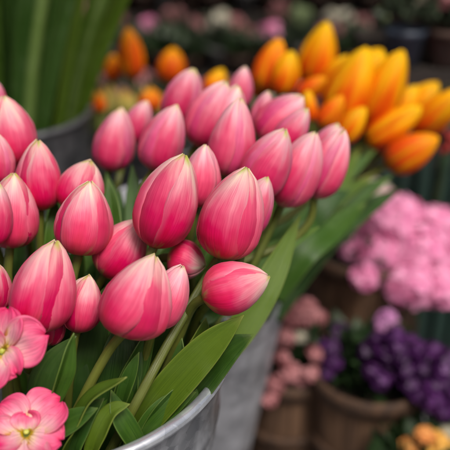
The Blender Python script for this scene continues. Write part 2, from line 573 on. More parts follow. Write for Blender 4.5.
def stem_points(base, ax, L, bk, rng, path=None):
    if path:
        return [base + ax * 0.004] + path
    c, r, rimz = bk
    h = Vector((base.x - c.x, base.y - c.y, 0))
    k = min(1.0, 0.80 * r / max(h.length, 1e-6)) * rng.uniform(0.88, 1.0)
    rim = Vector((c.x + h.x * k, c.y + h.y * k, rimz - 0.01))
    bot = Vector((c.x + h.x * k * 0.6, c.y + h.y * k * 0.6, rimz - 0.27))
    d = (base - rim).length
    mid = base - ax * min(0.035, d * 0.35)
    return [base + ax * 0.004, mid, rim, bot]


def leaf_geo(pts, w, normal, fold=0.35, wave=0.10, seed=0, nv=34, nu=13, twist=0.0, shape=None):
    rng = random.Random(seed)
    cl = catmull(pts, nv)
    verts, uvs = [], []
    ph = rng.uniform(0, 6)
    so = Vector((rng.uniform(-9, 9), seed * 0.37, rng.uniform(-9, 9)))
    for k, p in enumerate(cl):
        s = k / (nv - 1)
        t = (cl[min(k + 1, nv - 1)] - cl[max(k - 1, 0)]).normalized()
        n = normal - t * normal.dot(t)
        if n.length < 1e-4: n = Vector((0, -1, 0.3))
        n.normalize()
        cr = t.cross(n).normalized()
        tw = twist * s
        n, cr = n * math.cos(tw) + cr * math.sin(tw), cr * math.cos(tw) - n * math.sin(tw)
        ww = w * (0.42 + 0.58 * math.sin(min(1, s / 0.45) * math.pi / 2)) if s < 0.45 else w * max(0.0, 1 - ((s - 0.45) / 0.55) ** 2.1)
        ww = max(ww, w * 0.02)
        fo = fold * (1.15 - 0.75 * s)
        for i in range(nu):
            u = 2 * i / (nu - 1) - 1
            au = abs(u)
            lift = math.sin(fo) * (au ** 1.3)
            e = wave * au * au * math.sin(s * 8 + ph + u) + noise.noise(so + Vector((u, s * 3, 0))) * 0.22 * au
            verts.append(p + cr * (u * ww * math.cos(fo * 0.8)) + n * (ww * (lift + e)))
            uvs.append((i / (nu - 1), s))
    return verts, grid_faces(nu, nv), uvs


def add_leaf(parent, pts, w, normal=None, mat=None, fold=0.35, wave=0.06, seed=0, twist=0.0, **kw):
    v, f, u = leaf_geo(pts, w, normal if normal is not None else (-FWD + Vector((0, 0, 0.4))), fold, wave, seed, twist=twist, **kw)
    return mesh_obj("leaf", v, f, mat or M_LEAF, parent, u, thick=0.0007)


def tulip(b, t, d, wpx, mat, label, group, bk, seed, tilt=14, phase=None, cat="tulip", openness=0.0, wsc=1.0, path=None, filler=1,
          hi=True, name="pink_tulip", leafmat=None, stem_r=0.0031, stem_label=None):
    """a closed tulip: base pixel b, tip pixel t, distance d, drawn width wpx; tilt = lean of the tip towards the camera in degrees"""
    rng = random.Random(seed)
    B = P(b[0], b[1], d)
    T = P(t[0], t[1], d)
    flat = T - B
    ln = flat.length
    view = (CAM - B).normalized()
    tr = math.radians(tilt)
    axis = (flat.normalized() - view * flat.normalized().dot(view)).normalized() * math.cos(tr) + view * math.sin(tr)
    R = wpx * d / F / 2 * ((1.02 if mat is M_ROSE else 0.99) * rng.uniform(0.95, 1.04))
    L = max(ln / math.cos(tr) * 0.99, R * 1.5)
    fr = axes_from(axis)
    ax = fr[0]
    sp_ = stem_points(B, ax, L, bk, rng, path)
    root = thing(name, sp_[-1], label, cat, group)
    if phase is None: phase = rng.uniform(-60, 60)
    wsc = wsc * rng.uniform(0.84, 1.0)
    gam = rng.uniform(0.88, 1.14)
    bend = rng.uniform(-0.16, 0.16)
    nu, nv = (17, 26) if hi else (9, 14)
    for k in range(3):
        v, f, u = petal_closed(fr, B, L, R, math.radians(phase + 60 + 120 * k), True, rng, nu, nv, openness, 1.0, gam, bend)
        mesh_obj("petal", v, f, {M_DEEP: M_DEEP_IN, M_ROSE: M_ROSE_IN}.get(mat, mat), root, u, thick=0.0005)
    for k in range(3):
        v, f, u = petal_closed(fr, B, L, R, math.radians(phase + 120 * k), False, rng, nu, nv, openness, wsc * rng.uniform(0.84, 1.16), gam, bend)
        mesh_obj("petal", v, f, mat, root, u, thick=0.0005)
    cl = catmull(sp_, 22)
    v, f, u = tube_geo(cl, [stem_r * (1.12 if k == 0 else 1.0) * (1 + 0.12 * k / 21) for k in range(22)], 10)
    mesh_obj("stem", v, f, M_STEM, root, u)
    for q in range(filler):
        # a leaf rising from the stem beside it, always ending below the bloom
        h = rng.uniform(0.55, 0.92)
        side = Vector((rng.uniform(-1, 1), rng.uniform(0.0, 1.2), 0)) * 0.026
        lp = [sp_[-1], sp_[-2] + side * 0.5, sp_[-2].lerp(B, h * 0.55) + side * 0.9, sp_[-2].lerp(B, h) + side * 1.2 - Vector((0, 0, 0.012))]
        add_leaf(root, lp, rng.uniform(0.008, 0.014), Vector((rng.uniform(-0.8, 0.8), -0.8, 0.5)), leafmat or rng.choice([M_LEAF, M_LEAF_DARK, M_LEAF]),
                 rng.uniform(0.2, 0.6), 0.08, seed * 7 + q)
    return root


FRONT = (Vector((-0.1335, 0.459, 0)), 0.1365, CAM_Z - 0.33)
BACK = (Vector((-0.040, 0.712, 0)), 0.122, CAM_Z - 0.365)
GREEN = (Vector((-0.292, 0.965, 0)), 0.110, CAM_Z - 0.322)
ORNG = (Vector((-0.10, 1.16, 0)), 0.11, CAM_Z - 0.42)
GP = "pink tulips bunched in the front bucket"

#      key  base        tip         d     w  mat     tilt phase open label
PINK = [
    ("A", (154, 247), (184, 153), 0.505, 64, M_DEEP, 12, 33, 0.0, "large pink tulip at the middle of the bunch, green flecked tip leaning right"),
    ("A2", (196, 206), (206, 145), 0.535, 42, M_ROSE, 14, -15, 0.1, "pink tulip half hidden behind the large middle tulip, only its rounded top showing"),
    ("B", (220, 258), (246, 167), 0.505, 64, M_DEEP, 12, -22, 0.0, "large pink tulip right of the middle one, cream tip above a deep rose flank"),
    ("B2", (246, 236), (266, 176), 0.525, 36, M_ROSE, 10, 10, 0.0, "narrow pink tulip squeezed behind the right flank of the large cream tipped tulip"),
    ("C", (124, 336), (152, 254), 0.465, 70, M_DEEP, 14, -36, 0.0, "large round pink tulip low in front with pale left petal and dark middle fold"),
    ("C2", (154, 328), (184, 266), 0.485, 40, M_ROSE, 12, 20, 0.0, "smaller pale pink tulip tucked against the low round front tulip"),
    ("D", (203, 298), (270, 275), 0.485, 50, M_DEEP, 2, 20, 0.0, "pink tulip lying nearly flat, its pale tip pointing right towards a broad leaf"),
    ("E", (168, 256), (206, 266), 0.52, 40, M_DEEP, 6, 0, 0.0, "small pink bud lying sideways beneath the two large middle tulips"),
    ("F", (104, 276), (145, 221), 0.525, 52, M_DEEP, 10, 30, 0.0, "deep pink tulip slanting behind the low round front tulip"),
    ("G", (79, 254), (91, 181), 0.51, 55, M_DEEP, 14, 2, 0.0, "upright egg shaped pink tulip with yellow tip over the dark gap"),
    ("G2", (72, 212), (91, 160), 0.545, 46, M_DEEP, 12, -40, 0.0, "pink tulip peeping over the back of the egg shaped upright tulip"),
    ("H", (40, 210), (39, 140), 0.545, 43, M_DEEP, 14, 25, 0.0, "pink tulip with green tip standing before the dark tin bucket"),
    ("I", (10, 247), (12, 172), 0.525, 54, M_DEEP, 14, 14, 0.0, "dark rose tulip with green tip near the left edge, below the green tipped one"),
    ("I2", (-8, 246), (-4, 182), 0.50, 38, M_ROSE, 12, 50, 0.0, "pink tulip cut by the left edge in front of the dark rose one"),
    ("J", (17, 168), (3, 97), 0.575, 50, M_DEEP, 12, 20, 0.0, "topmost full pink tulip at the left edge, leaning left"),
    ("J2", (-6, 185), (-4, 134), 0.55, 36, M_ROSE, 12, 0, 0.0, "pink tulip cut by the left edge under the leaning topmost tulip"),
    ("J3", (-8, 115), (-6, 78), 0.61, 26, M_ROSE, 12, 0, 0.0, "sliver of a far pink tulip at the upper left edge"),
    ("K", (34, 331), (53, 240), 0.475, 66, M_DEEP, 14, -30, 0.0, "big pink tulip at left with yellow speckled tip and broad smooth petals"),
    ("L", (76, 332), (89, 275), 0.495, 41, M_DEEP, 14, 42, 0.0, "small pink tulip standing in the gap between two big front tulips"),
    ("M", (-8, 312), (-4, 262), 0.49, 36, M_DEEP, 12, 0, 0.0, "pink tulip cut by the left edge beside the yellow speckled big tulip"),
    ("K2", (44, 345), (52, 296), 0.50, 36, M_DEEP, 10, 0, 0.0, "dark pink tulip showing only beneath the yellow speckled big tulip"),
    ("P", (109, 170), (122, 108), 0.645, 41, M_ROSE, 14, 0, 0.0, "soft focus mauve pink tulip standing apart at the back left"),
    ("P2", (131, 143), (146, 100), 0.69, 28, M_ROSE, 14, 10, 0.0, "blurred small pink tulip behind the one standing apart"),
    ("Q", (153, 170), (178, 105), 0.60, 45, M_ROSE, 12, 28, 0.0, "pink tulip with slim folded petals left of the back cluster"),
    ("R", (172, 125), (195, 69), 0.655, 38, M_ROSE, 12, -10, 0.0, "tall back tulip whose pointed tip rises above its slim folded neighbour"),
    ("S", (196, 146), (225, 81), 0.62, 41, M_ROSE, 12, 35, 0.0, "pink tulip between two back tulips with a blunt pale top"),
    ("T2", (214, 152), (239, 86), 0.62, 40, M_ROSE, 12, 0, 0.0, "pale crowned pink tulip just behind the big back row tulip"),
    ("T", (224, 175), (242, 98), 0.575, 48, M_ROSE, 12, -36, 0.0, "biggest tulip of the back row with striped petals and a bent tip"),
    ("U", (236, 108), (246, 67), 0.70, 25, M_ROSE, 12, 0, 0.0, "small blurred pink tulip at the very top of the bunch"),
    ("V", (258, 132), (268, 91), 0.665, 23, M_ROSE, 12, 0, 0.0, "small pink tulip to the right of the biggest back row tulip"),
    ("W", (262, 142), (301, 95), 0.625, 40, M_ROSE, 8, 20, 0.0, "pink tulip slanting right against the yellow tulips with a square top"),
    ("W2", (279, 152), (306, 108), 0.60, 32, M_ROSE, 8, 0, 0.0, "pink tulip wedged behind the green tipped slanting one"),
    ("X", (254, 196), (284, 129), 0.555, 47, M_ROSE, 10, 20, 0.0, "slanting pink tulip with green tip at the right of the bunch"),
    ("Y", (281, 206), (316, 133), 0.575, 44, M_ROSE, 8, -20, 0.0, "long slanting pink tulip second from the right end of the bunch"),
    ("Z2", (316, 172), (338, 124), 0.64, 34, M_ROSE, 8, 0, 0.0, "pink tulip nearly hidden behind the rightmost bloom"),
    ("Z", (314, 198), (345, 130), 0.60, 40, M_ROSE, 8, 42, 0.0, "rightmost pink tulip of the bunch with deep lengthwise folds"),
]
TUL = {}
for n_, (key, b, t, d, w, mat, tilt, ph, op, lab) in enumerate(PINK):
    path = None
    if key == "B": path = [P(205, 280, 0.515), P(170, 340, 0.497), P(135, 405, 0.482), P(100, 470, 0.50)]
    if key == "C": path = [P(108, 352, 0.475), P(82, 400, 0.485), P(66, 440, 0.50), P(60, 500, 0.53)]
    if key == "D": path = [P(193, 306, 0.500), P(181, 332, 0.514), P(160, 385, 0.522), P(132, 450, 0.535)]
    if key == "C2": path = [P(148, 345, 0.497), P(138, 388, 0.508), P(122, 440, 0.515), P(110, 480, 0.53)]
    if key == "E": path = [P(157, 262, 0.535), P(146, 300, 0.54), P(128, 380, 0.54), P(110, 450, 0.55)]
    if key == "L": path = [P(73, 347, 0.500), P(69, 380, 0.507), P(66, 430, 0.52), P(64, 480, 0.53)]
    if key == "F": path = [P(94, 296, 0.54), P(88, 340, 0.54), P(84, 400, 0.54), P(80, 470, 0.55)]
    if key == "X": path = [P(248, 212, 0.565), P(228, 262, 0.575), P(200, 320, 0.57), P(150, 430, 0.57)]
    if key == "Y": path = [P(272, 226, 0.59), P(246, 280, 0.59), P(215, 330, 0.58), P(150, 440, 0.58)]
    TUL[key] = tulip(b, t, d, w, mat, lab, GP, FRONT, 100 + n_ * 13, tilt, ph, openness={'A2': 0.10, 'S': 0.12, 'C2': 0.10, 'W': 0.10, 'R': 0.06, 'I2': 0.1, 'Y': 0.05}.get(key, 0.0), path=path, wsc={'A': 0.78, 'C': 0.76, 'Z': 0.80, 'K': 0.86, 'G': 0.86, 'X': 0.86, 'T': 0.86, 'H': 0.88}.get(key, 1.0),
                     filler=0 if key in ("D", "K2", "M", "I2", "C", "K", "A", "B", "E", "C2", "F", "Y") else 2)


# open tulips ---------------------------------------------------------------
def open_tulip(center, axis, Lp, mat, label, seed, spec, stem):
    rng = random.Random(seed)
    fr = axes_from(axis)
    ax, rt, fc = fr
    root = thing("pink_tulip", stem[-1], label, "tulip", GP)
    for (ang, spread, length, width, cup) in spec:
        a = math.radians(ang)
        dr = rt * math.cos(a) + fc * math.sin(a) * -1          # seen along the axis: angle runs from right, upwards
        tg = ax.cross(dr)
        nu, nv = 21, 26
        verts, uvs = [], []
        so = Vector((rng.uniform(-50, 50), rng.uniform(-50, 50), 0))
        for j in range(nv):
            s = j / (nv - 1)
            el = math.radians(spread) * (1 - 0.45 * s) + (0.35 - 0.35 * s)
            # petal rises, then lies outwards
            rad = Lp * length * (s * math.cos(el) * 0.98 + 0.03)
            hgt = Lp * length * s * math.sin(el)
            wv = width * Lp * (0.22 + 0.78 * math.sin(min(1.0, s / 0.62) * math.pi / 2)) * (1.0 if s < 0.62 else math.sqrt(max(0.0, 1 - ((s - 0.62) / 0.385) ** 2.4)))
            for i in range(nu):
                u = 2 * i / (nu - 1) - 1
                nz = noise.noise(so + Vector((u * 1.6, s * 2.4, 0))) * 0.11 * s + noise.noise(so + Vector((u * 3.5, s * 4, 3))) * 0.035 * s * s
                lift = cup * u * u * wv * 0.7 - 0.05 * Lp * math.exp(-(u / 0.12) ** 2) * s * 0.4
                notch = -0.05 * Lp * s ** 6 * math.exp(-(u / 0.2) ** 2) + 0.06 * Lp * s ** 3 * noise.noise(so + Vector((u * 2.2, 7, 1)))
                verts.append(center + dr * (rad + notch) + tg * (u * wv) + ax * (hgt + lift + nz * Lp))
                uvs.append((i / (nu - 1), s))
        mesh_obj("petal", verts, grid_faces(nu, nv), mat, root, uvs, thick=0.0009)
    pts = [center + ax * (Lp * 0.16 * k / 7) for k in range(8)]
    v, f, u = tube_geo(pts, [0.0015, 0.0016, 0.0016, 0.0015, 0.0014, 0.0015, 0.0019, 0.0009], 12)
    mesh_obj("pistil", v, f, M_PISTIL, root, u)
    for k in range(6):
        a = 2 * math.pi * k / 6 + 0.3
        o = (rt * math.cos(a) + fc * math.sin(a))
        p0 = center + o * 0.003
        p1 = center + o * 0.006 + ax * Lp * 0.15
        pts = [p0.lerp(p1, q / 7) for q in range(8)]
        v, f, u = tube_geo(pts, [0.0007, 0.0007, 0.0008, 0.0009, 0.0014, 0.0016, 0.0013, 0.0006], 8)
        mesh_obj("stamen", v, f, M_STAMEN, root, u)
    cl = catmull([center + ax * 0.002] + stem, 20)
    v, f, u = tube_geo(cl, 0.0036, 10)
    mesh_obj("stem", v, f, M_STEM, root, u)
    return root


M_PISTIL = rough_mat("pistil", (0.36, 0.40, 0.05), (0.55, 0.55, 0.12), 300, 0.5)
M_STAMEN = rough_mat("stamen", (0.30, 0.20, 0.03), (0.55, 0.36, 0.05), 300, 0.7)

cN = P(4, 351, 0.455)
TUL["N"] = open_tulip(cN, (RIGHT * -0.12 + UP * 0.10 - FWD * 0.95), 0.0285, M_OPEN,
                      "wide open pink tulip at the left edge with two broad petals spread right", 31,
                      [(30, 24, 0.95, 0.46, 0.45), (-30, 20, 1.08, 0.54, 0.40), (150, 50, 0.9, 0.45, 0.35), (92, 66, 0.62, 0.40, 0.4), (-95, 55, 0.75, 0.40, 0.4), (210, 55, 0.9, 0.42, 0.4)],
                      [P(8, 400, 0.47), P(0, 450, 0.49), P(-10, 520, 0.52)])
cO = P(27, 434, 0.450)
TUL["O"] = open_tulip(cO, (RIGHT * 0.05 + UP * 0.62 - FWD * 0.75), 0.0250, M_OPEN,
                      "wide open pink tulip at the bottom left corner showing its yellow heart", 47,
                      [(48, 32, 1.10, 0.62, 0.35), (-14, 30, 0.98, 0.50, 0.35), (146, 36, 0.98, 0.55, 0.45), (100, 62, 0.50, 0.36, 0.5), (206, 34, 0.85, 0.50, 0.4), (-78, 24, 1.15, 0.62, 0.3)],
                      [P(32, 470, 0.47), P(35, 520, 0.50), P(40, 590, 0.53)])

# leaves placed in the front bunch: tulip they grow on, spine (pixel, pixel, distance), half width, facing, fold, material
T_ = -FWD
LEAVES = [
    ("D", [(122, 456, .515), (158, 404, .503), (206, 350, .487), (244, 315, .482)], .0125, T_ + UP * .5 + RIGHT * .3, .42, M_LEAF_LIGHT),
    ("D", [(158, 436, .530), (190, 392, .513), (221, 356, .499), (253, 334, .490)], .0135, T_ + UP * .5 + RIGHT * .1, .35, M_LEAF),
    ("Y", [(205, 380, .56), (240, 330, .565), (272, 276, .575), (300, 216, .60)], .0125, T_ + UP * .2 + RIGHT * .4, .25, M_LEAF_LIGHT),
    ("C", [(60, 474, .475), (74, 432, .462), (92, 398, .455), (127, 377, .448)], .0090, T_ * .5 + UP * .9 - RIGHT * .3, .55, M_LEAF_LIGHT),
    ("K", [(40, 430, .475), (58, 385, .462), (66, 360, .458), (74, 333, .455)], .0075, T_ * .6 + RIGHT * .8, .6, M_LEAF),
    ("K", [(30, 420, .485), (42, 390, .47), (52, 365, .465), (76, 336, .46)], .0100, T_ - RIGHT * .4, .3, M_LEAF_DARK),
    ("K", [(44, 430, .485), (50, 400, .478), (55, 385, .474), (60, 371, .472)], .0050, T_ + RIGHT * .3, .5, M_LEAF),
    ("L", [(74, 450, .54), (86, 400, .525), (94, 350, .52), (102, 302, .515)], .0150, T_ - RIGHT * .3, .3, M_LEAF_DARK),
    ("L", [(104, 440, .52), (116, 390, .50), (122, 350, .497), (120, 318, .50)], .0150, T_ + RIGHT * .2, .3, M_LEAF_DARK),
    ("C2", [(100, 460, .52), (122, 400, .50), (138, 360, .497), (157, 318, .495)], .0100, T_ + RIGHT * .6, .45, M_LEAF),
    ("C", [(150, 466, .490), (132, 440, .475), (118, 415, .468), (111, 390, .468)], .0085, T_ + RIGHT * .9 + UP * .3, .6, M_LEAF),
    ("C2", [(116, 420, .49), (124, 392, .48), (131, 372, .475), (139, 352, .472)], .0050, T_ + UP * .3, .5, M_LEAF),
    ("B", [(128, 474, .51), (146, 436, .505), (162, 408, .500), (178, 386, .498)], .0070, T_ + RIGHT * .5, .5, M_LEAF),
    ("E", [(130, 452, .505), (150, 424, .50), (172, 404, .50), (196, 392, .50)], .0090, T_ + UP * .4 + RIGHT * .6, .3, M_LEAF),
    ("K2", [(80, 480, .48), (70, 452, .47), (82, 420, .465), (104, 398, .462)], .0095, T_ - RIGHT * .4, .4, M_LEAF),
    ("G", [(60, 420, .55), (66, 360, .54), (70, 310, .535), (68, 262, .54)], .0130, T_ + RIGHT * .3, .4, M_LEAF_DARK),
    ("P", [(120, 330, .60), (122, 260, .60), (116, 215, .62), (106, 172, .635)], .0105, T_ + RIGHT * .4, .4, M_LEAF_DARK),
    ("Q", [(150, 330, .60), (140, 262, .60), (137, 215, .61), (132, 165, .62)], .0120, T_ - RIGHT * .2, .4, M_LEAF_DARK),
    ("H", [(40, 330, .56), (52, 270, .555), (54, 230, .555), (55, 196, .56)], .0080, T_ + RIGHT * .4, .4, M_LEAF),
    ("G2", [(100, 330, .56), (110, 260, .56), (112, 215, .565), (108, 178, .57)], .0100, T_ - RIGHT * .4, .4, M_LEAF),
    ("X", [(150, 420, .57), (200, 320, .57), (224, 280, .57), (238, 240, .575)], .0110, T_ + RIGHT * .4, .4, M_LEAF_DARK),
    ("A", [(120, 440, .54), (155, 350, .525), (172, 310, .52), (186, 282, .52)], .0140, T_ + RIGHT * .2, .4, M_LEAF_DARK),
    ("C2", [(108, 452, .520), (120, 400, .512), (138, 350, .506), (152, 326, .505)], .0100, T_ - RIGHT * .5, .5, M_LEAF),
    ("E", [(160, 440, .53), (180, 402, .524), (206, 368, .518), (236, 338, .514)], .0110, T_ + UP * .6, .35, M_LEAF),
    ("D", [(140, 455, .508), (160, 436, .505), (184, 412, .506), (214, 378, .512)], .0085, T_ + UP * .8 + RIGHT * .2, .35, M_LEAF),
    ("F", [(86, 470, .475), (98, 436, .466), (112, 412, .462), (130, 404, .460)], .0070, T_ + UP * .7 - RIGHT * .2, .5, M_LEAF_LIGHT),
    ("L", [(84, 452, .515), (92, 416, .503), (100, 388, .498), (104, 360, .496)], .0070, T_ + RIGHT * .6, .6, M_LEAF),
    ("C", [(120, 452, .512), (130, 410, .503), (134, 372, .500), (132, 344, .500)], .0065, T_ - RIGHT * .7, .6, M_LEAF),
    ("A", [(148, 440, .520), (164, 400, .512), (178, 366, .506), (182, 338, .504)], .0075, T_ - RIGHT * .5, .6, M_LEAF),
    ("E", [(154, 420, .525), (182, 366, .516), (200, 336, .510), (206, 318, .508)], .0070, T_ + RIGHT * .6, .6, M_LEAF_LIGHT),
    ("L", [(48, 450, .49), (54, 420, .482), (52, 396, .480), (44, 378, .482)], .0060, T_ - RIGHT * .5, .5, M_LEAF),
    ("G", [(84, 350, .545), (92, 312, .540), (100, 290, .540), (104, 262, .545)], .0075, T_ - RIGHT * .5, .5, M_LEAF),
    ("G", [(50, 330, .545), (60, 290, .540), (62, 262, .540), (58, 232, .545)], .0075, T_ + RIGHT * .5, .5, M_LEAF),
    ("O", [(10, 480, .47), (40, 440, .46), (74, 420, .455), (98, 408, .452)], .0085, T_ + UP * .6, .4, M_LEAF),
    ("N", [(0, 470, .50), (20, 420, .49), (44, 400, .485), (60, 395, .48)], .0110, T_ + UP * .6, .4, M_LEAF_DARK),
]
for q, (key, pts, w, nrm, fold, mat) in enumerate(LEAVES):
    add_leaf(TUL[key], [P(*p) for p in pts], w, nrm, mat, fold, 0.07, 900 + q * 5)


# ------------------------------------------------------------------ buckets
def bucket(c, r, rimz, rb, label, mat, rimmat, name="galvanised_bucket", rings=(0.055, 0.075), ear=2.4):
    H = rimz
    root = thing(name, Vector((c.x, c.y, 0)), label, "bucket")
    th = 0.0022
    def rr(z): return rb + (r - rb) * (z / H)
    prof = [(0.001, 0.012), (rb - 0.012, 0.012), (rb - 0.003, 0.0), (rb, 0.0), (rb + 0.001, 0.004)]
    zs = list(np.linspace(0.01, H - 0.004, 70))
    for z in zs:
        bump = 0.0
        for k in rings:
            bump += 0.0032 * math.exp(-((H - z - k) / 0.0042) ** 2)
        prof.append((rr(z) + bump, z))
    for z in reversed(zs):
        prof.append((rr(z) - th, z))
    v, f, u = lathe_geo(prof, root.location, 96, wob=0.004)
    mesh_obj("bucket_body", v, f, mat, root, u)
    pr = [(r + 0.0045 * math.cos(a), H + 0.0045 * math.sin(a)) for a in np.linspace(0, 2 * math.pi, 15)]
    v, f, u = lathe_geo(pr, root.location, 96, wob=0.004)
    mesh_obj("rolled_rim", v, f, rimmat, root, u)
    # side seam: a narrow upright strip standing a little proud
    for sgn in (1,):
        pts = [root.location + Vector((math.cos(-2.0) * (rr(z) + 0.0006), math.sin(-2.0) * (rr(z) + 0.0006), z)) for z in np.linspace(0.02, H - 0.008, 8)]
        v, f, u = tube_geo(pts, 0.0016, 8)
        mesh_obj("seam", v, f, mat, root, u)
    # two ear handles
    for a in (ear, ear - 0.35 + math.pi):
        base = Vector((c.x, c.y, 0))
        dr = Vector((math.cos(a), math.sin(a), 0))
        tg = Vector((-dr.y, dr.x, 0))
        zc = H - 0.10
        pts = [base + dr * (rr(zc) + 0.001 + 0.02 * math.sin(q)) + tg * (0.03 * math.cos(q)) + Vector((0, 0, zc - 0.012 * math.sin(q))) for q in np.linspace(0, math.pi, 12)]
        v, f, u = tube_geo(pts, 0.0026, 8, hint=Vector((0, 0, 1)))
        mesh_obj("handle", v, f, rimmat, root, u)
    return root


bucket(*FRONT, 0.062, "galvanised bucket with bright rolled rim holding the pink tulips in front", M_ZINC, M_ZINC_RIM)
bucket(*BACK, 0.050, "dull grey zinc bucket behind the front one holding yellow tulips", M_ZINC_DULL, M_ZINC_DULL, rings=(0.075, 0.088), ear=0.9)
bucket(*GREEN, 0.075, "dark tin bucket at the back left holding tall green leaves", M_DARKTIN, M_DARKTIN, name="tin_bucket", rings=(0.16,))
bucket(*ORNG, 0.070, "dark tin bucket hidden behind the pink tulips holding orange and pale buds", M_DARKTIN, M_DARKTIN, name="tin_bucket", rings=(0.10,))

# ------------------------------------------------------------------ yellow and orange tulips
GY = "yellow orange tulips leaning out of the grey bucket"
YEL = [
    ((264, 92), (277, 46), 0.90, 32, M_ORANGE, "orange tulip at the left end of the yellow bunch, topmost there"),
    ((279, 95), (291, 57), 0.86, 29, M_YELLOW, "orange yellow tulip in front of the topmost left orange one"),
    ((311, 86), (326, 31), 0.92, 38, M_YELLOW, "tallest yellow tulip rising above the whole blurred bunch"),
    ((336, 118), (364, 58), 0.84, 46, M_YELLOW, "broad yellow tulip with orange flame in the middle of its bunch"),
    ((352, 96), (378, 56), 0.90, 40, M_YELLOW, "yellow tulip just behind the broad flamed one"),
    ((366, 126), (398, 62), 0.85, 44, M_YELLOW, "large yellow tulip right of the broad flamed one"),
    ((367, 144), (414, 112), 0.84, 32, M_YELLOW, "orange yellow tulip stretched right above the lowest red flushed bloom"),
    ((386, 166), (430, 140), 0.82, 36, M_ORANGE, "lowest orange tulip with yellow edge, hanging out to the right"),
    ((414, 134), (456, 96), 0.88, 32, M_YELLOW, "yellow orange tulip at the far right end, cut by the photo edge"),
    ((404, 122), (432, 88), 0.92, 32, M_YELLOW, "yellow tulip behind the far right one, with a blunt top"),
    ((338, 140), (362, 112), 0.82, 26, M_YELLOW, "small golden tulip beneath the broad flamed yellow tulip"),
    ((298, 100), (322, 80), 0.86, 22, M_ORANGE, "small red orange bud between pink tulips and yellow bunch"),
    ((310, 122), (308, 94), 0.80, 17, M_YELLOW, "slim yellow bud just above the slanting pink tulips"),
    ((256, 98), (264, 64), 0.94, 24, M_ORANGE, "dark orange tulip at the rear of the left yellow group"),
    ((210, 96), (221, 72), 0.95, 24, M_YELLOW, "orange yellow tulip peeping between two pink back tulips"),
    ((326, 100), (346, 62), 0.90, 32, M_YELLOW, "yellow tulip just left of the broad flamed one, low behind it"),
    ((350, 108), (356, 66), 0.93, 34, M_ORANGE, "deep orange tulip filling the gap behind the broad flamed one"),
    ((320, 128), (340, 100), 0.80, 24, M_ORANGE, "orange bud just above the rightmost pink blooms"),
    ((378, 152), (404, 122), 0.88, 26, M_ORANGE, "dim orange tulip above the lowest orange one"),
    ((384, 132), (412, 92), 0.91, 34, M_YELLOW, "yellow tulip wedged between the large right ones"),
]
for q, (b, t, d, w, mat, lab) in enumerate(YEL):
    t = (t[0] + (t[0] - b[0]) * 0.14, t[1] + (t[1] - b[1]) * 0.14)
    rr_ = tulip(b, t, d, w * 1.0, mat, lab, GY, BACK, 500 + q * 17, tilt=10, hi=False, filler=1, openness=0.0 if q % 3 else 0.12, name="yellow_tulip", wsc=0.85, leafmat=M_LEAF, phase=(q * 37) % 120 - 60)
    if q in (3, 5, 7, 8, 10, 6):
        TUL["y%d" % q] = rr_
YL = [
    ("y7", [(262, 320, .76), (300, 240, .76), (345, 205, .78), (392, 176, .80)], .014, T_ + UP * .6, M_LEAF),
    ("y7", [(276, 300, .72), (302, 254, .72), (332, 228, .74), (366, 203, .77)], .016, T_ + UP * .4, M_LEAF),
    ("y5", [(262, 310, .76), (300, 236, .76), (334, 190, .78), (360, 150, .81)], .013, T_ + UP * .2, M_LEAF_LIGHT),
    ("y3", [(262, 290, .74), (296, 236, .74), (322, 206, .74), (352, 190, .75)], .015, T_ + UP * .5, M_LEAF_DARK),
    ("y6", [(262, 300, .78), (306, 220, .79), (340, 180, .80), (376, 150, .82)], .012, T_, M_LEAF),
    ("y10", [(255, 300, .75), (285, 230, .75), (308, 180, .77), (330, 140, .80)], .014, T_, M_LEAF_DARK),
    ("y5", [(270, 290, .74), (306, 236, .755), (334, 200, .77), (372, 178, .79)], .013, T_ + UP * .5, M_LEAF_LIGHT),
    ("y3", [(262, 280, .73), (292, 240, .735), (312, 214, .745), (330, 176, .77)], .012, T_ + UP * .2 + RIGHT * .3, M_LEAF),
    ("y8", [(275, 320, .78), (320, 250, .79), (358, 214, .81), (402, 188, .84)], .014, T_ + UP * .5, M_LEAF_DARK),
]
for q, (key, pts, w, nrm, mat) in enumerate(YL):
    add_leaf(TUL[key], [P(*p) for p in pts], w, nrm, mat, 0.3, 0.08, 1300 + q)

GO = "orange tulips at the back left"
for q, (b, t, d, w, lab) in enumerate([
    ((134, 80), (129, 29), 1.12, 26, "tall orange tulip beside the tall green leaves at the back"),
    ((170, 84), (174, 48), 1.12, 29, "round orange tulip to the right of the tall orange one"),
    ((113, 82), (113, 54), 1.16, 17, "small dim orange tulip touching the tall green leaves"),
    ((150, 112), (150, 88), 1.06, 24, "low orange bud among the pale buds behind the pink tulips"),
    ((100, 112), (98, 92), 1.06, 15, "low orange bud near the tin bucket among the pale buds"),
]):
    tulip(b, t, d, w, M_ORANGE, lab, GO, ORNG, 700 + q * 19, tilt=8, hi=False, filler=0, name="orange_tulip", wsc=1.05)
GB = "pale buds in a row at the back left"
for q in range(11):
    px = 95 + q * 9.5
    r_ = random.Random(q)
    d = 1.08 + r_.uniform(-0.02, 0.06)
    h = r_.uniform(22, 32)
    tulip((px, 118 + r_.uniform(-3, 3)), (px + r_.uniform(-3, 3), 116 - h), d, r_.uniform(10, 13), M_PALE,
          "pale yellow green bud in the blurred row behind the pink tulips", GB, ORNG, 800 + q * 11, tilt=5, hi=False, filler=0, name="pale_bud", cat="flower bud")

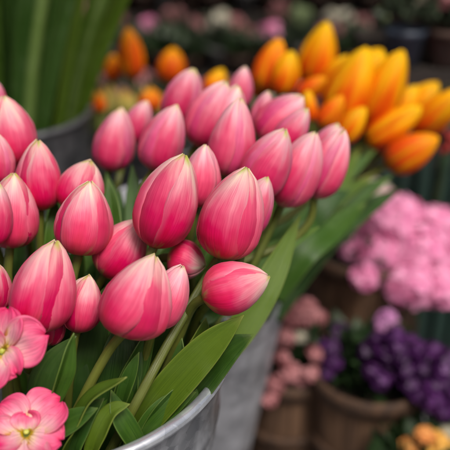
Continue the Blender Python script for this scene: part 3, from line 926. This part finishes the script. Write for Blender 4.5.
# ------------------------------------------------------------------ tall green stalks in the tin bucket
GT = "tall green stalks in the tin bucket"
rng = random.Random(5)
for q in range(13):
    a = rng.uniform(0, 6.28)
    rad = rng.uniform(0.02, 0.09)
    c, r, rz = GREEN
    foot = Vector((c.x + rad * .4 * math.cos(a), c.y + rad * .4 * math.sin(a), 0.05))
    rimp = Vector((c.x + rad * math.cos(a), c.y + rad * math.sin(a), rz))
    tp = rimp + Vector((math.cos(a) * rad * 1.0 + rng.uniform(0.0, 0.10), math.sin(a) * rad * 0.5, rng.uniform(0.28, 0.40)))
    root = thing("green_stalk", foot, "tall leafy green stalk standing in the dark tin bucket", "stalk", GT)
    v, f, u = tube_geo(catmull([foot, rimp, tp], 16), 0.0085, 10)
    mesh_obj("stem", v, f, M_STALK, root, u)
    for k in range(3):
        sd_ = Vector((rng.uniform(-1, 1), rng.uniform(-1, .4), 0)) * 0.035
        z = rng.uniform(0.0, 0.5)
        pts = [foot.lerp(rimp, 0.75), rimp.lerp(tp, 0.1) + sd_ * .5, rimp.lerp(tp, 0.55 + z * .3) + sd_, rimp.lerp(tp, 1.0 + z * .3) + sd_ * 2.6]
        add_leaf(root, pts, rng.uniform(0.009, 0.019), Vector((rng.uniform(-.9, .9), -1, .2)), rng.choice([M_REED, M_REED, M_LEAF_LIGHT, M_LEAF_DARK]), rng.uniform(.2, .5), .06, 2000 + q * 5 + k)


# ------------------------------------------------------------------ baskets and plants at the right
def basket(c, r, H, label, rb=None, name="wooden_basket"):
    rb = rb or r * 0.78
    root = thing(name, Vector((c[0], c[1], 0.004)), label, "basket")
    L0 = root.location
    ns = 22
    geos = []
    for i in range(ns):
        a0 = 2 * math.pi * i / ns
        da = 2 * math.pi / ns * 0.47
        verts, uvs = [], []
        nv = 8
        for (off) in (0.0, -0.003):
            for j in range(nv):
                z = H * j / (nv - 1)
                rr_ = rb + (r - rb) * (j / (nv - 1)) + 0.004 * math.sin(j / (nv - 1) * math.pi) + off + (0.0015 if i % 2 else 0)
                for k in (-1, 0, 1):
                    a = a0 + k * da
                    verts.append(Vector((L0.x + rr_ * math.cos(a), L0.y + rr_ * math.sin(a), L0.z + z)))
                    uvs.append((k * .5 + .5, j / (nv - 1)))
        f = grid_faces(3, nv) + [tuple(reversed(q)) for q in grid_faces(3, nv, off=3 * nv)]
        o = 3 * nv
        for j in range(nv - 1):
            f.append((j * 3, j * 3 + 3, o + j * 3 + 3, o + j * 3))
            f.append((j * 3 + 2, o + j * 3 + 2, o + j * 3 + 5, j * 3 + 5))
        f.append(tuple([(nv - 1) * 3, (nv - 1) * 3 + 1, (nv - 1) * 3 + 2, o + (nv - 1) * 3 + 2, o + (nv - 1) * 3 + 1, o + (nv - 1) * 3]))
        geos.append((verts, f, uvs))
    v, f, u = join(*geos)
    mesh_obj("staves", v, f, M_BASKET, root, u, smooth=False)
    for z, ww in ((H * 0.97, 0.012), (H * 0.55, 0.009), (H * 0.10, 0.010)):
        rr_ = rb + (r - rb) * z / H + 0.004 * math.sin(z / H * math.pi) + 0.004
        pr = [(rr_ - .002, z - ww), (rr_ + .003, z - ww * .8), (rr_ + .0035, z), (rr_ + .003, z + ww * .8), (rr_ - .002, z + ww), (rr_ - .002, z - ww)]
        v, f, u = lathe_geo(pr, L0, 40)
        mesh_obj("hoop", v, f, M_HOOP, root, u)
    return root


def soil_geo(c, r, z, depth=0.03):
    pr = [(0.001, z + 0.006), (r * 0.5, z + 0.004), (r, z), (r * 0.95, z - depth), (0.001, z - depth)]
    return lathe_geo(pr, Vector((c[0], c[1], 0)), 24)


def floret_geo(p, nrm, r, npet, rng, cup=0.35):
    nrm = nrm.normalized()
    a = nrm.cross(Vector((0.3, 0.5, 0.8))).normalized()
    b = nrm.cross(a)
    th0 = rng.uniform(0, 6.28)
    V, Fc, U = [], [], []
    for k in range(npet):
        th = th0 + 2 * math.pi * k / npet
        d = a * math.cos(th) + b * math.sin(th)
        t = nrm.cross(d)
        w = r * 2.2 / npet
        o = len(V)
        V += [p, p + d * r * .45 + t * w * .8 + nrm * r * cup * .45, p + d * r * .5 + nrm * r * cup * .2, p + d * r * .45 - t * w * .8 + nrm * r * cup * .45,
              p + d * r * .88 + t * w * .75 + nrm * r * cup * .6, p + d * r + nrm * r * cup * .4, p + d * r * .88 - t * w * .75 + nrm * r * cup * .6]
        U += [(.5, 0), (0, .5), (.5, .5), (1, .5), (0, 1), (.5, 1), (1, 1)]
        Fc += [(o, o + 3, o + 2), (o, o + 2, o + 1), (o + 1, o + 2, o + 5, o + 4), (o + 2, o + 3, o + 6, o + 5)]
    return V, Fc, U


def cluster_geo(c, rx, ry, rz, n, fr, rng, npet=4, lumps=0.15, up_only=False, cup=0.35):
    geos = []
    for i in range(n):
        z = 1 - 2 * (i + .5) / n
        if up_only and z < -0.35: continue
        th = i * 2.39996 + rng.uniform(-.15, .15)
        s = math.sqrt(max(0, 1 - z * z))
        d = Vector((s * math.cos(th), s * math.sin(th), z))
        k = 1 + lumps * noise.noise(d * 2.2 + Vector(c) * 9) + rng.uniform(-.05, .05)
        p = Vector(c) + Vector((d.x * rx * k, d.y * ry * k, d.z * rz * k))
        nn = Vector((d.x / rx, d.y / ry, d.z / rz)).normalized() + Vector((rng.uniform(-.3, .3), rng.uniform(-.3, .3), rng.uniform(-.3, .3)))
        geos.append(floret_geo(p, nn, fr * rng.uniform(.8, 1.2), npet, rng, cup))
    return join(*geos)


def foliage_geo(c, rx, ry, rz, n, ls, rng):
    """many small pointed leaves through a volume, growing up and outwards"""
    geos = []
    for i in range(n):
        while True:
            q = Vector((rng.uniform(-1, 1), rng.uniform(-1, 1), rng.uniform(-1, 1)))
            if q.length < 1: break
        p = Vector(c) + Vector((q.x * rx, q.y * ry, q.z * rz))
        d = (Vector((q.x, q.y, 0.6 + 0.4 * q.z)) + Vector((rng.uniform(-.5, .5), rng.uniform(-.5, .5), rng.uniform(-.4, .4)))).normalized()
        t = d.cross(Vector((rng.uniform(-1, 1), rng.uniform(-1, 1), rng.uniform(0, 1)))).normalized()
        nn = d.cross(t)
        l = ls * rng.uniform(.6, 1.3)
        w = l * 0.26
        V = [p, p + d * l * .35 + t * w + nn * w * .3, p + d * l * .4, p + d * l * .35 - t * w + nn * w * .3, p + d * l * .72 + t * w * .7 - nn * w * .1, p + d * l * .75 - nn * w * .3,
             p + d * l * .72 - t * w * .7 - nn * w * .1, p + d * l - nn * w * .9]
        Fc = [(0, 3, 2), (0, 2, 1), (1, 2, 5, 4), (2, 3, 6, 5), (4, 5, 7), (5, 6, 7)]
        geos.append((V, Fc, [(.5, .5)] * 8))
    return join(*geos)


def core_geo(c, rx, ry, rz):
    """the tight inside of a flower head"""
    V, U = [], []
    for j in range(9):
        z = -1 + 2 * j / 8
        s = math.sqrt(max(0.0009, 1 - z * z))
        for i in range(14):
            a = 2 * math.pi * i / 14
            V.append(Vector(c) + Vector((s * math.cos(a) * rx, s * math.sin(a) * ry, z * rz)))
            U.append((i / 14, j / 8))
    return V, grid_faces(14, 9, True), U


def xy(px, py, d):
    p = P(px, py, d)
    return (p.x, p.y)


# pink hydrangea-like plant
hb = xy(364, 266, 1.08)
basket(hb, 0.082, 0.290, "brown wooden basket under the large pink blossoms")
rng = random.Random(77)
root = thing("pink_flower_plant", Vector((hb[0], hb[1], 0.265)), "large lumpy pink blossoms heaped over a brown basket", "plant")
v, f, u = soil_geo(hb, 0.072, 0.265)
mesh_obj("soil", v, f, M_SOIL, root, u)
for (px, py, d, rpx, rpy) in [(392, 222, 1.06, 34, 24), (420, 252, 1.04, 34, 26), (384, 254, 1.05, 30, 22), (360, 246, 1.07, 20, 16), (446, 266, 1.06, 26, 26), (436, 230, 1.10, 24, 20), (412, 284, 0.99, 24, 17), (440, 288, 1.0, 22, 15)]:
    c = P(px, py, d)
    rx, rz = rpx * d / F, rpy * d / F
    v, f, u = join(core_geo(c, rx * .95, rx * .85, rz * 1.0), cluster_geo(c, rx, rx * .9, rz * 1.08, 110, 0.0125, rng, 4, 0.3, cup=0.15))
    fo = mesh_obj("blossom", v, f, M_HYD, root, u)
    st = tube_geo(catmull([Vector((hb[0], hb[1], 0.25)), (Vector((hb[0], hb[1], 0.25)) + c) / 2 + Vector((0, 0, .03)), c], 10), 0.003, 6)
    mesh_obj("stem", st[0], st[1], M_FOL, root, st[2])
c = P(364, 278, 0.965)
v, f, u = join(core_geo(c, .012, .012, .010), cluster_geo(c, .016, .016, .013, 26, 0.009, rng))
mesh_obj("blossom", v, f, M_HYD, root, u)
v, f, u = foliage_geo(P(388, 254, 1.07), .060, .05, .022, 60, .045, rng)
mesh_obj("foliage", v, f, M_FOL, root, u)
# cream blossoms behind it
wp = thing("cream_flower_plant", Vector((hb[0] - .02, hb[1] + .11, 0.004)), "pale cream blossoms just behind the large pink blossoms", "plant")
for (px, py, d, rp) in [(376, 196, 1.13, 15), (366, 206, 1.13, 12), (388, 206, 1.14, 13)]:
    c = P(px, py, d)
    r_ = rp * d / F
    v, f, u = join(core_geo(c, r_ * .8, r_ * .8, r_ * .8), cluster_geo(c, r_, r_, r_, 40, .011, rng, 5))
    mesh_obj("blossom", v, f, M_WHITE, wp, u)
    st = tube_geo(catmull([wp.location.copy(), (wp.location + c) / 2, c], 10), 0.003, 6)
    mesh_obj("stem", st[0], st[1], M_FOL, wp, st[2])
v, f, u = foliage_geo(wp.location + Vector((0, 0, .12)), .05, .05, .10, 120, .05, rng)
mesh_obj("foliage", v, f, M_FOL, wp, u)

# purple plant
pb = xy(368, 395, 0.95)
basket(pb, 0.070, 0.215, "brown wooden basket under the dark purple flowers")
root = thing("purple_flower_plant", Vector((pb[0], pb[1], 0.195)), "dark purple flowers crowding over the right side of a brown basket", "plant")
v, f, u = soil_geo(pb, 0.062, 0.195)
mesh_obj("soil", v, f, M_SOIL, root, u)
rng = random.Random(8)
spots = []
for i in range(95):
    t = rng.random()
    cx = 378 + t * 72 + rng.uniform(-8, 8)
    lo, hi_ = 326 + t * 30, 378 + t * 36
    spots.append((cx, rng.uniform(lo, hi_), 0.885 + rng.uniform(-.03, .06)))
for i in range(10):
    spots.append((rng.uniform(362, 396), rng.uniform(352, 374), 0.88 + rng.uniform(-.02, .03)))
for (px, py, d) in spots:
    c = P(px, py, d)
    r_ = rng.uniform(5.5, 8.5) * d / F
    v, f, u = join(core_geo(c, r_ * .75, r_ * .75, r_ * .8), cluster_geo(c, r_, r_, r_ * 1.1, 16, r_ * .75, rng, 5, 0.1, cup=0.1))
    mesh_obj("blossom", v, f, M_PURPLE, root, u)
v, f, u = foliage_geo(P(374, 366, .95), .046, .05, .026, 170, .035, rng)
mesh_obj("foliage", v, f, M_FOL, root, u)
v, f, u = foliage_geo(P(350, 366, .95), .018, .03, .020, 30, .045, rng)
mesh_obj("foliage", v, f, M_FOL2, root, u)
c = P(386, 322, .97)
v, f, u = join(core_geo(c, .010, .010, .008), cluster_geo(c, .014, .014, .011, 22, .008, rng, 5))
mesh_obj("blossom", v, f, M_LILAC, root, u)['label'] = "pale lilac blossom"

# salmon pink plant
sb = xy(287, 388, 1.0)
basket(sb, 0.056, 0.190, "small brown wooden basket under the salmon pink flowers")
root = thing("salmon_flower_plant", Vector((sb[0], sb[1], 0.172)), "small salmon pink flowers above a little brown basket beside the grey bucket", "plant")
v, f, u = soil_geo(sb, 0.048, 0.172)
mesh_obj("soil", v, f, M_SOIL, root, u)
rng = random.Random(21)
for (px, py, rp, mt) in [(305, 312, 13, M_SALMON), (292, 318, 9, M_SALMON), (318, 318, 8, M_SALMON), (286, 338, 9, M_SALMON), (301, 336, 7, M_WHITE), (324, 338, 9, M_SALMON), (316, 354, 9, M_SALMON),
                         (290, 372, 10, M_SALMON), (302, 378, 8, M_SALMON), (312, 374, 8, M_SALMON), (276, 384, 9, M_SALMON), (270, 398, 8, M_SALMON), (282, 358, 7, M_SALMON), (330, 348, 10, M_PURPLE),
                         (332, 364, 9, M_PURPLE), (326, 374, 7, M_PURPLE), (340, 332, 9, M_PURPLE)]:
    d = (.975 if py < 345 else .915) + rng.uniform(-.02, .02)
    c = P(px, py, d)
    r_ = rp * d / F
    v, f, u = join(core_geo(c, r_ * .6, r_ * .6, r_ * .6), cluster_geo(c, r_ * .85, r_ * .85, r_ * .8, 22, r_ * .6, rng, 5, .2))
    o = mesh_obj("blossom", v, f, mt, root, u)
    if mt is M_PURPLE: o['label'] = "purple blossom"
    st = tube_geo(catmull([root.location + Vector((0, 0, -.01)), (root.location + c) / 2 + Vector((0, 0, .01)), c], 8), 0.0018, 6)
    mesh_obj("stem", st[0], st[1], M_FOL, root, st[2])
v, f, u = foliage_geo(P(300, 354, 1.0), .045, .04, .045, 170, .028, rng)
mesh_obj("foliage", v, f, M_FOL, root, u)

# orange flowers at the bottom right corner
ob = xy(428, 448, 0.86)
root0 = thing("flower_pot", Vector((ob[0], ob[1], 0.004)), "blue grey pot at the bottom right corner under orange flowers", "pot")
pr = [(.001, 0.004), (.034, .0), (.036, .004), (.047, .135), (.051, .138), (.052, .152), (.048, .153), (.044, .135), (.032, .008)]
v, f, u = lathe_geo(pr, root0.location, 40)
mesh_obj("pot_body", v, f, M_BLUEPOT, root0, u)
root = thing("orange_flower_plant", Vector((ob[0], ob[1], 0.135)), "frilly orange and golden flowers in the bottom right corner", "plant")
v, f, u = soil_geo(ob, 0.040, 0.135)
mesh_obj("soil", v, f, M_SOIL, root, u)
rng = random.Random(3)
for (px, py, rp, mt) in [(425, 436, 10, M_PEACH), (441, 442, 12, M_GOLD), (412, 446, 10, M_PEACH), (430, 452, 13, M_GOLD), (448, 458, 12, M_PEACH), (447, 434, 8, M_WHITE), (415, 462, 11, M_GOLD)]:
    d = .845 + rng.uniform(-.015, .015)
    c = P(px, py, d)
    r_ = rp * d / F
    geos = [core_geo(c, r_ * .6, r_ * .6, r_ * .5)]
    geos.append(cluster_geo(c, r_ * .8, r_ * .8, r_ * .6, 34, r_ * .55, rng, 5, .2))
    v, f, u = join(*geos)
    mesh_obj("blossom", v, f, mt, root, u)
    st = tube_geo([root.location.lerp(c, k / 5) for k in range(6)], 0.002, 6)
    mesh_obj("stem", st[0], st[1], M_FOL, root, st[2])
v, f, u = foliage_geo(Vector((ob[0], ob[1], .165)), .05, .05, .02, 110, .04, rng)
mesh_obj("foliage", v, f, M_FOL, root, u)

# ------------------------------------------------------------------ setting: ground, green slatted crates, plant stand, wall, added shade awning
def slab(name, geo, mat, kind=None):
    o = mesh_obj(name, geo[0], geo[1], mat, None, None, smooth=False, origin=Vector((0, 0, 0)))
    if kind: o['kind'] = kind
    return o


gv = [Vector((x, y, 0)) for y in (-30, 40) for x in (-40, 40)]
slab("ground", (gv, [(0, 1, 3, 2)], None), M_GROUND, 'structure')

# green slatted stall front at the right: slats, rails and posts
gx0, gx1, gy, gz = 0.235, 1.00, 1.07, 0.49
root = thing("slatted_stand", Vector(((gx0 + gx1) / 2, gy, 0)), "dark green slatted wooden stand at the right behind the pink blossoms", "stand")
n = 26
sl = []
for k in range(n):
    x = gx0 + (gx1 - gx0) * (k + .5) / n
    sl.append(box_geo((x, gy, gz / 2 + .002), (gx1 - gx0) / n * .62, 0.012, gz - .02))
v, f, u = join(*sl)
mesh_obj("slat_panel", v, f, M_GREENWOOD, root, u, smooth=False)
for z in (0.06, 0.32, gz - 0.06):
    v, f, u = box_geo(((gx0 + gx1) / 2, gy + 0.018, z), gx1 - gx0, 0.022, 0.035)
    mesh_obj("rail", v, f, M_GREENWOOD, root, u, smooth=False)
v, f, u = box_geo(((gx0 + gx1) / 2, gy + 0.12, gz + 0.010), gx1 - gx0 + .02, 0.27, 0.02)
mesh_obj("board", v, f, M_PLANK, root, u, smooth=False)
for x in (gx0 + .02, gx1 - .02):
    v, f, u = box_geo((x, gy + 0.22, gz / 2), .04, .04, gz - .004)
    mesh_obj("leg", v, f, M_GREENWOOD, root, u, smooth=False)


def potted(loc, potm, flm, folm, rng, sc=1.0, label="", group="", nm="potted_plant", tall=1.0):
    root = thing(nm, Vector(loc), label, "plant", group)
    pr = [(.001, .003), (.030 * sc, 0), (.041 * sc, .062 * sc), (.045 * sc, .064 * sc), (.045 * sc, .076 * sc), (.040 * sc, .076 * sc), (.038 * sc, .064 * sc), (.001, .062 * sc)]
    v, f, u = lathe_geo(pr, root.location, 22)
    mesh_obj("pot", v, f, potm, root, u)
    c = root.location + Vector((0, 0, (.076 + .035 * tall) * sc))
    v, f, u = foliage_geo(c, .045 * sc, .045 * sc, .035 * sc * tall, 70, .04 * sc, rng)
    mesh_obj("foliage", v, f, folm, root, u)
    geos = []
    for q in range(9):
        a = rng.uniform(0, 6.28)
        rr_ = rng.uniform(0, .046) * sc
        p = c + Vector((rr_ * math.cos(a), rr_ * math.sin(a), rng.uniform(.022, .050) * sc * tall))
        geos.append(core_geo(p, .013 * sc, .013 * sc, .011 * sc))
        geos.append(cluster_geo(p, .015 * sc, .015 * sc, .013 * sc, 12, .012 * sc, rng, 5))
    v, f, u = join(*geos)
    mesh_obj("blossoms", v, f, flm, root, u)
    return root


rng = random.Random(99)
GSP = "little potted plants on the green stand"
first = {}
for row in range(3):
    for i in range(9):
        pos = Vector((0.26 + i * 0.062 + rng.uniform(-.008, .008) + row * .03, gy + 0.012 + row * 0.09, gz + .022))
        kd = [1, 0, 2, 2, 0, 2, 1, 2, 0][(i + row * 4) % 9]
        lab, pm, fm, lm = [("whitish little potted plant on top of the green slatted stand", M_BLUEPOT, M_WHITE, M_FOL2), ("dull mauve little potted plant on top of the green slatted stand", M_BROWNPOT, M_MAUVE, M_FOL2),
                           ("dark leafy little potted plant on top of the green slatted stand", M_BROWNPOT, M_FOL2, M_FOL)][[1, 0, 2][kd]]
        if kd not in first:
            first[kd] = potted(pos, pm, fm, lm, rng, 0.70, lab, GSP)
        else:
            c = copy_tree(first[kd])
            c.location = pos
            c.rotation_euler.z = rng.uniform(0, 6.28)
# red flowers at the right edge
rp = thing("red_flower_plant", Vector((0.315, 1.03, 0.004)), "small red flowers on dark stems at the right edge before green slats", "plant")
for (px, py, r_) in [(447, 134, .0042), (449, 146, .0045), (444, 150, .0035), (452, 138, .005)]:
    c = P(px, py, 1.06)
    v, f, u = join(core_geo(c, r_ * .7, r_ * .7, r_ * .6), cluster_geo(c, r_, r_, r_, 14, r_ * .8, rng, 5))
    mesh_obj("blossom", v, f, M_RED, rp, u)
    st = tube_geo(catmull([rp.location.copy(), (rp.location + c) / 2 + Vector((0, .01, 0)), c], 10), 0.002, 6)
    mesh_obj("stem", st[0], st[1], M_FOL, rp, st[2])

# stepped plant stand at the back
root = thing("plant_stand", Vector((0, 2.1, 0)), "dark wooden stepped stand carrying rows of small potted plants at the back", "stand")
steps = [(1.72, 0.16), (1.94, 0.27), (2.16, 0.38), (2.38, 0.49)]
for (y, z) in steps:
    v, f, u = box_geo((0, y, z - .0125), 3.0, 0.20, 0.025)
    mesh_obj("shelf", v, f, M_PLANK, root, u, smooth=False)
    v, f, u = box_geo((0, y - .088, z - .046), 3.0, 0.018, 0.040)
    mesh_obj("front_board", v, f, M_PLANK, root, u, smooth=False)
for x in (-1.4, -0.5, 0.5, 1.4):
    for (y, z) in steps:
        v, f, u = box_geo((x, y + .06, (z - .025) / 2), .05, .05, z - .029)
        mesh_obj("leg", v, f, M_PLANK, root, u, smooth=False)
protos = [
    ("reddish mauve potted plant in the blurred rows on the back stand", M_BROWNPOT, M_MAUVE, M_FOL2),
    ("whitish potted plant in the blurred rows on the back stand", M_GREYPOT, M_WHITE, M_FOL2),
    ("dark leafy potted plant in the blurred rows on the back stand", M_BROWNPOT, M_FOL2, M_FOL),
    ("pale green potted plant in the blurred rows on the back stand", M_GREYPOT, M_PALEG, M_FOL2),
    ("pink potted plant in the blurred rows on the back stand", M_BROWNPOT, M_HYD, M_FOL2),
    ("salmon pink potted plant in the blurred rows on the back stand", M_BROWNPOT, M_SALMON, M_FOL),
]
made = {}
seq = [2, 0, 3, 0, 1, 5, 2, 0, 4, 0, 3, 2, 0, 1, 2, 0, 5, 3, 0, 2, 4]
k = 0
for (y, z) in steps:
    for i in range(46):
        x = -0.76 + i * 0.035 + rng.uniform(-.012, .012)
        pi = seq[k % len(seq)]
        if x < 0.0 and pi in (1, 3) and rng.random() < .6: pi = 2
        k += 1
        lab, pm, fm, lm = protos[pi]
        loc = Vector((x, y + (-0.045 if i % 2 else 0.045) + rng.uniform(-.012, .012), z + .001))
        if pi not in made:
            made[pi] = potted(loc, pm, fm, lm, rng, 0.74, lab, "potted plants in rows on the back stand")
        else:
            c = copy_tree(made[pi])
            c.location = loc
            c.scale = (1, 1, 1) if rng.random() < 0.2 else (rng.uniform(.7, 1.05),) * 2 + (rng.uniform(.75, 1.35),)
            c.rotation_euler.z = rng.uniform(0, 6.28)

# wall behind; unseen awning added over the stall to shade the back
wv = box_geo((0, 2.75, 1.25), 9.0, 0.15, 2.5)
tag(slab("back_wall", wv, M_WALL), "dark shaded wall behind the rows of potted plants", "wall")
aw = thing("shade_awning", Vector((0, 2.66, 2.38)), "unseen canvas awning added to shade the back of the flower stall", "awning")
AWF = 1.52
av = [Vector((-3, AWF, 1.55)), Vector((3, AWF, 1.55)), Vector((3, 2.66, 2.40)), Vector((-3, 2.66, 2.40))]
mesh_obj("canvas", av, [(0, 1, 2, 3)], M_SHADE_AWNING, aw, [(0, 0)] * 4, thick=0.004, smooth=False)
for x in (-2.9, 2.9):
    pts = [Vector((x, AWF + .03, 1.55 * q / 5)) for q in range(6)]
    v, f, u = tube_geo(pts, .02, 12)
    mesh_obj("post", v, f, M_POST, aw, u)
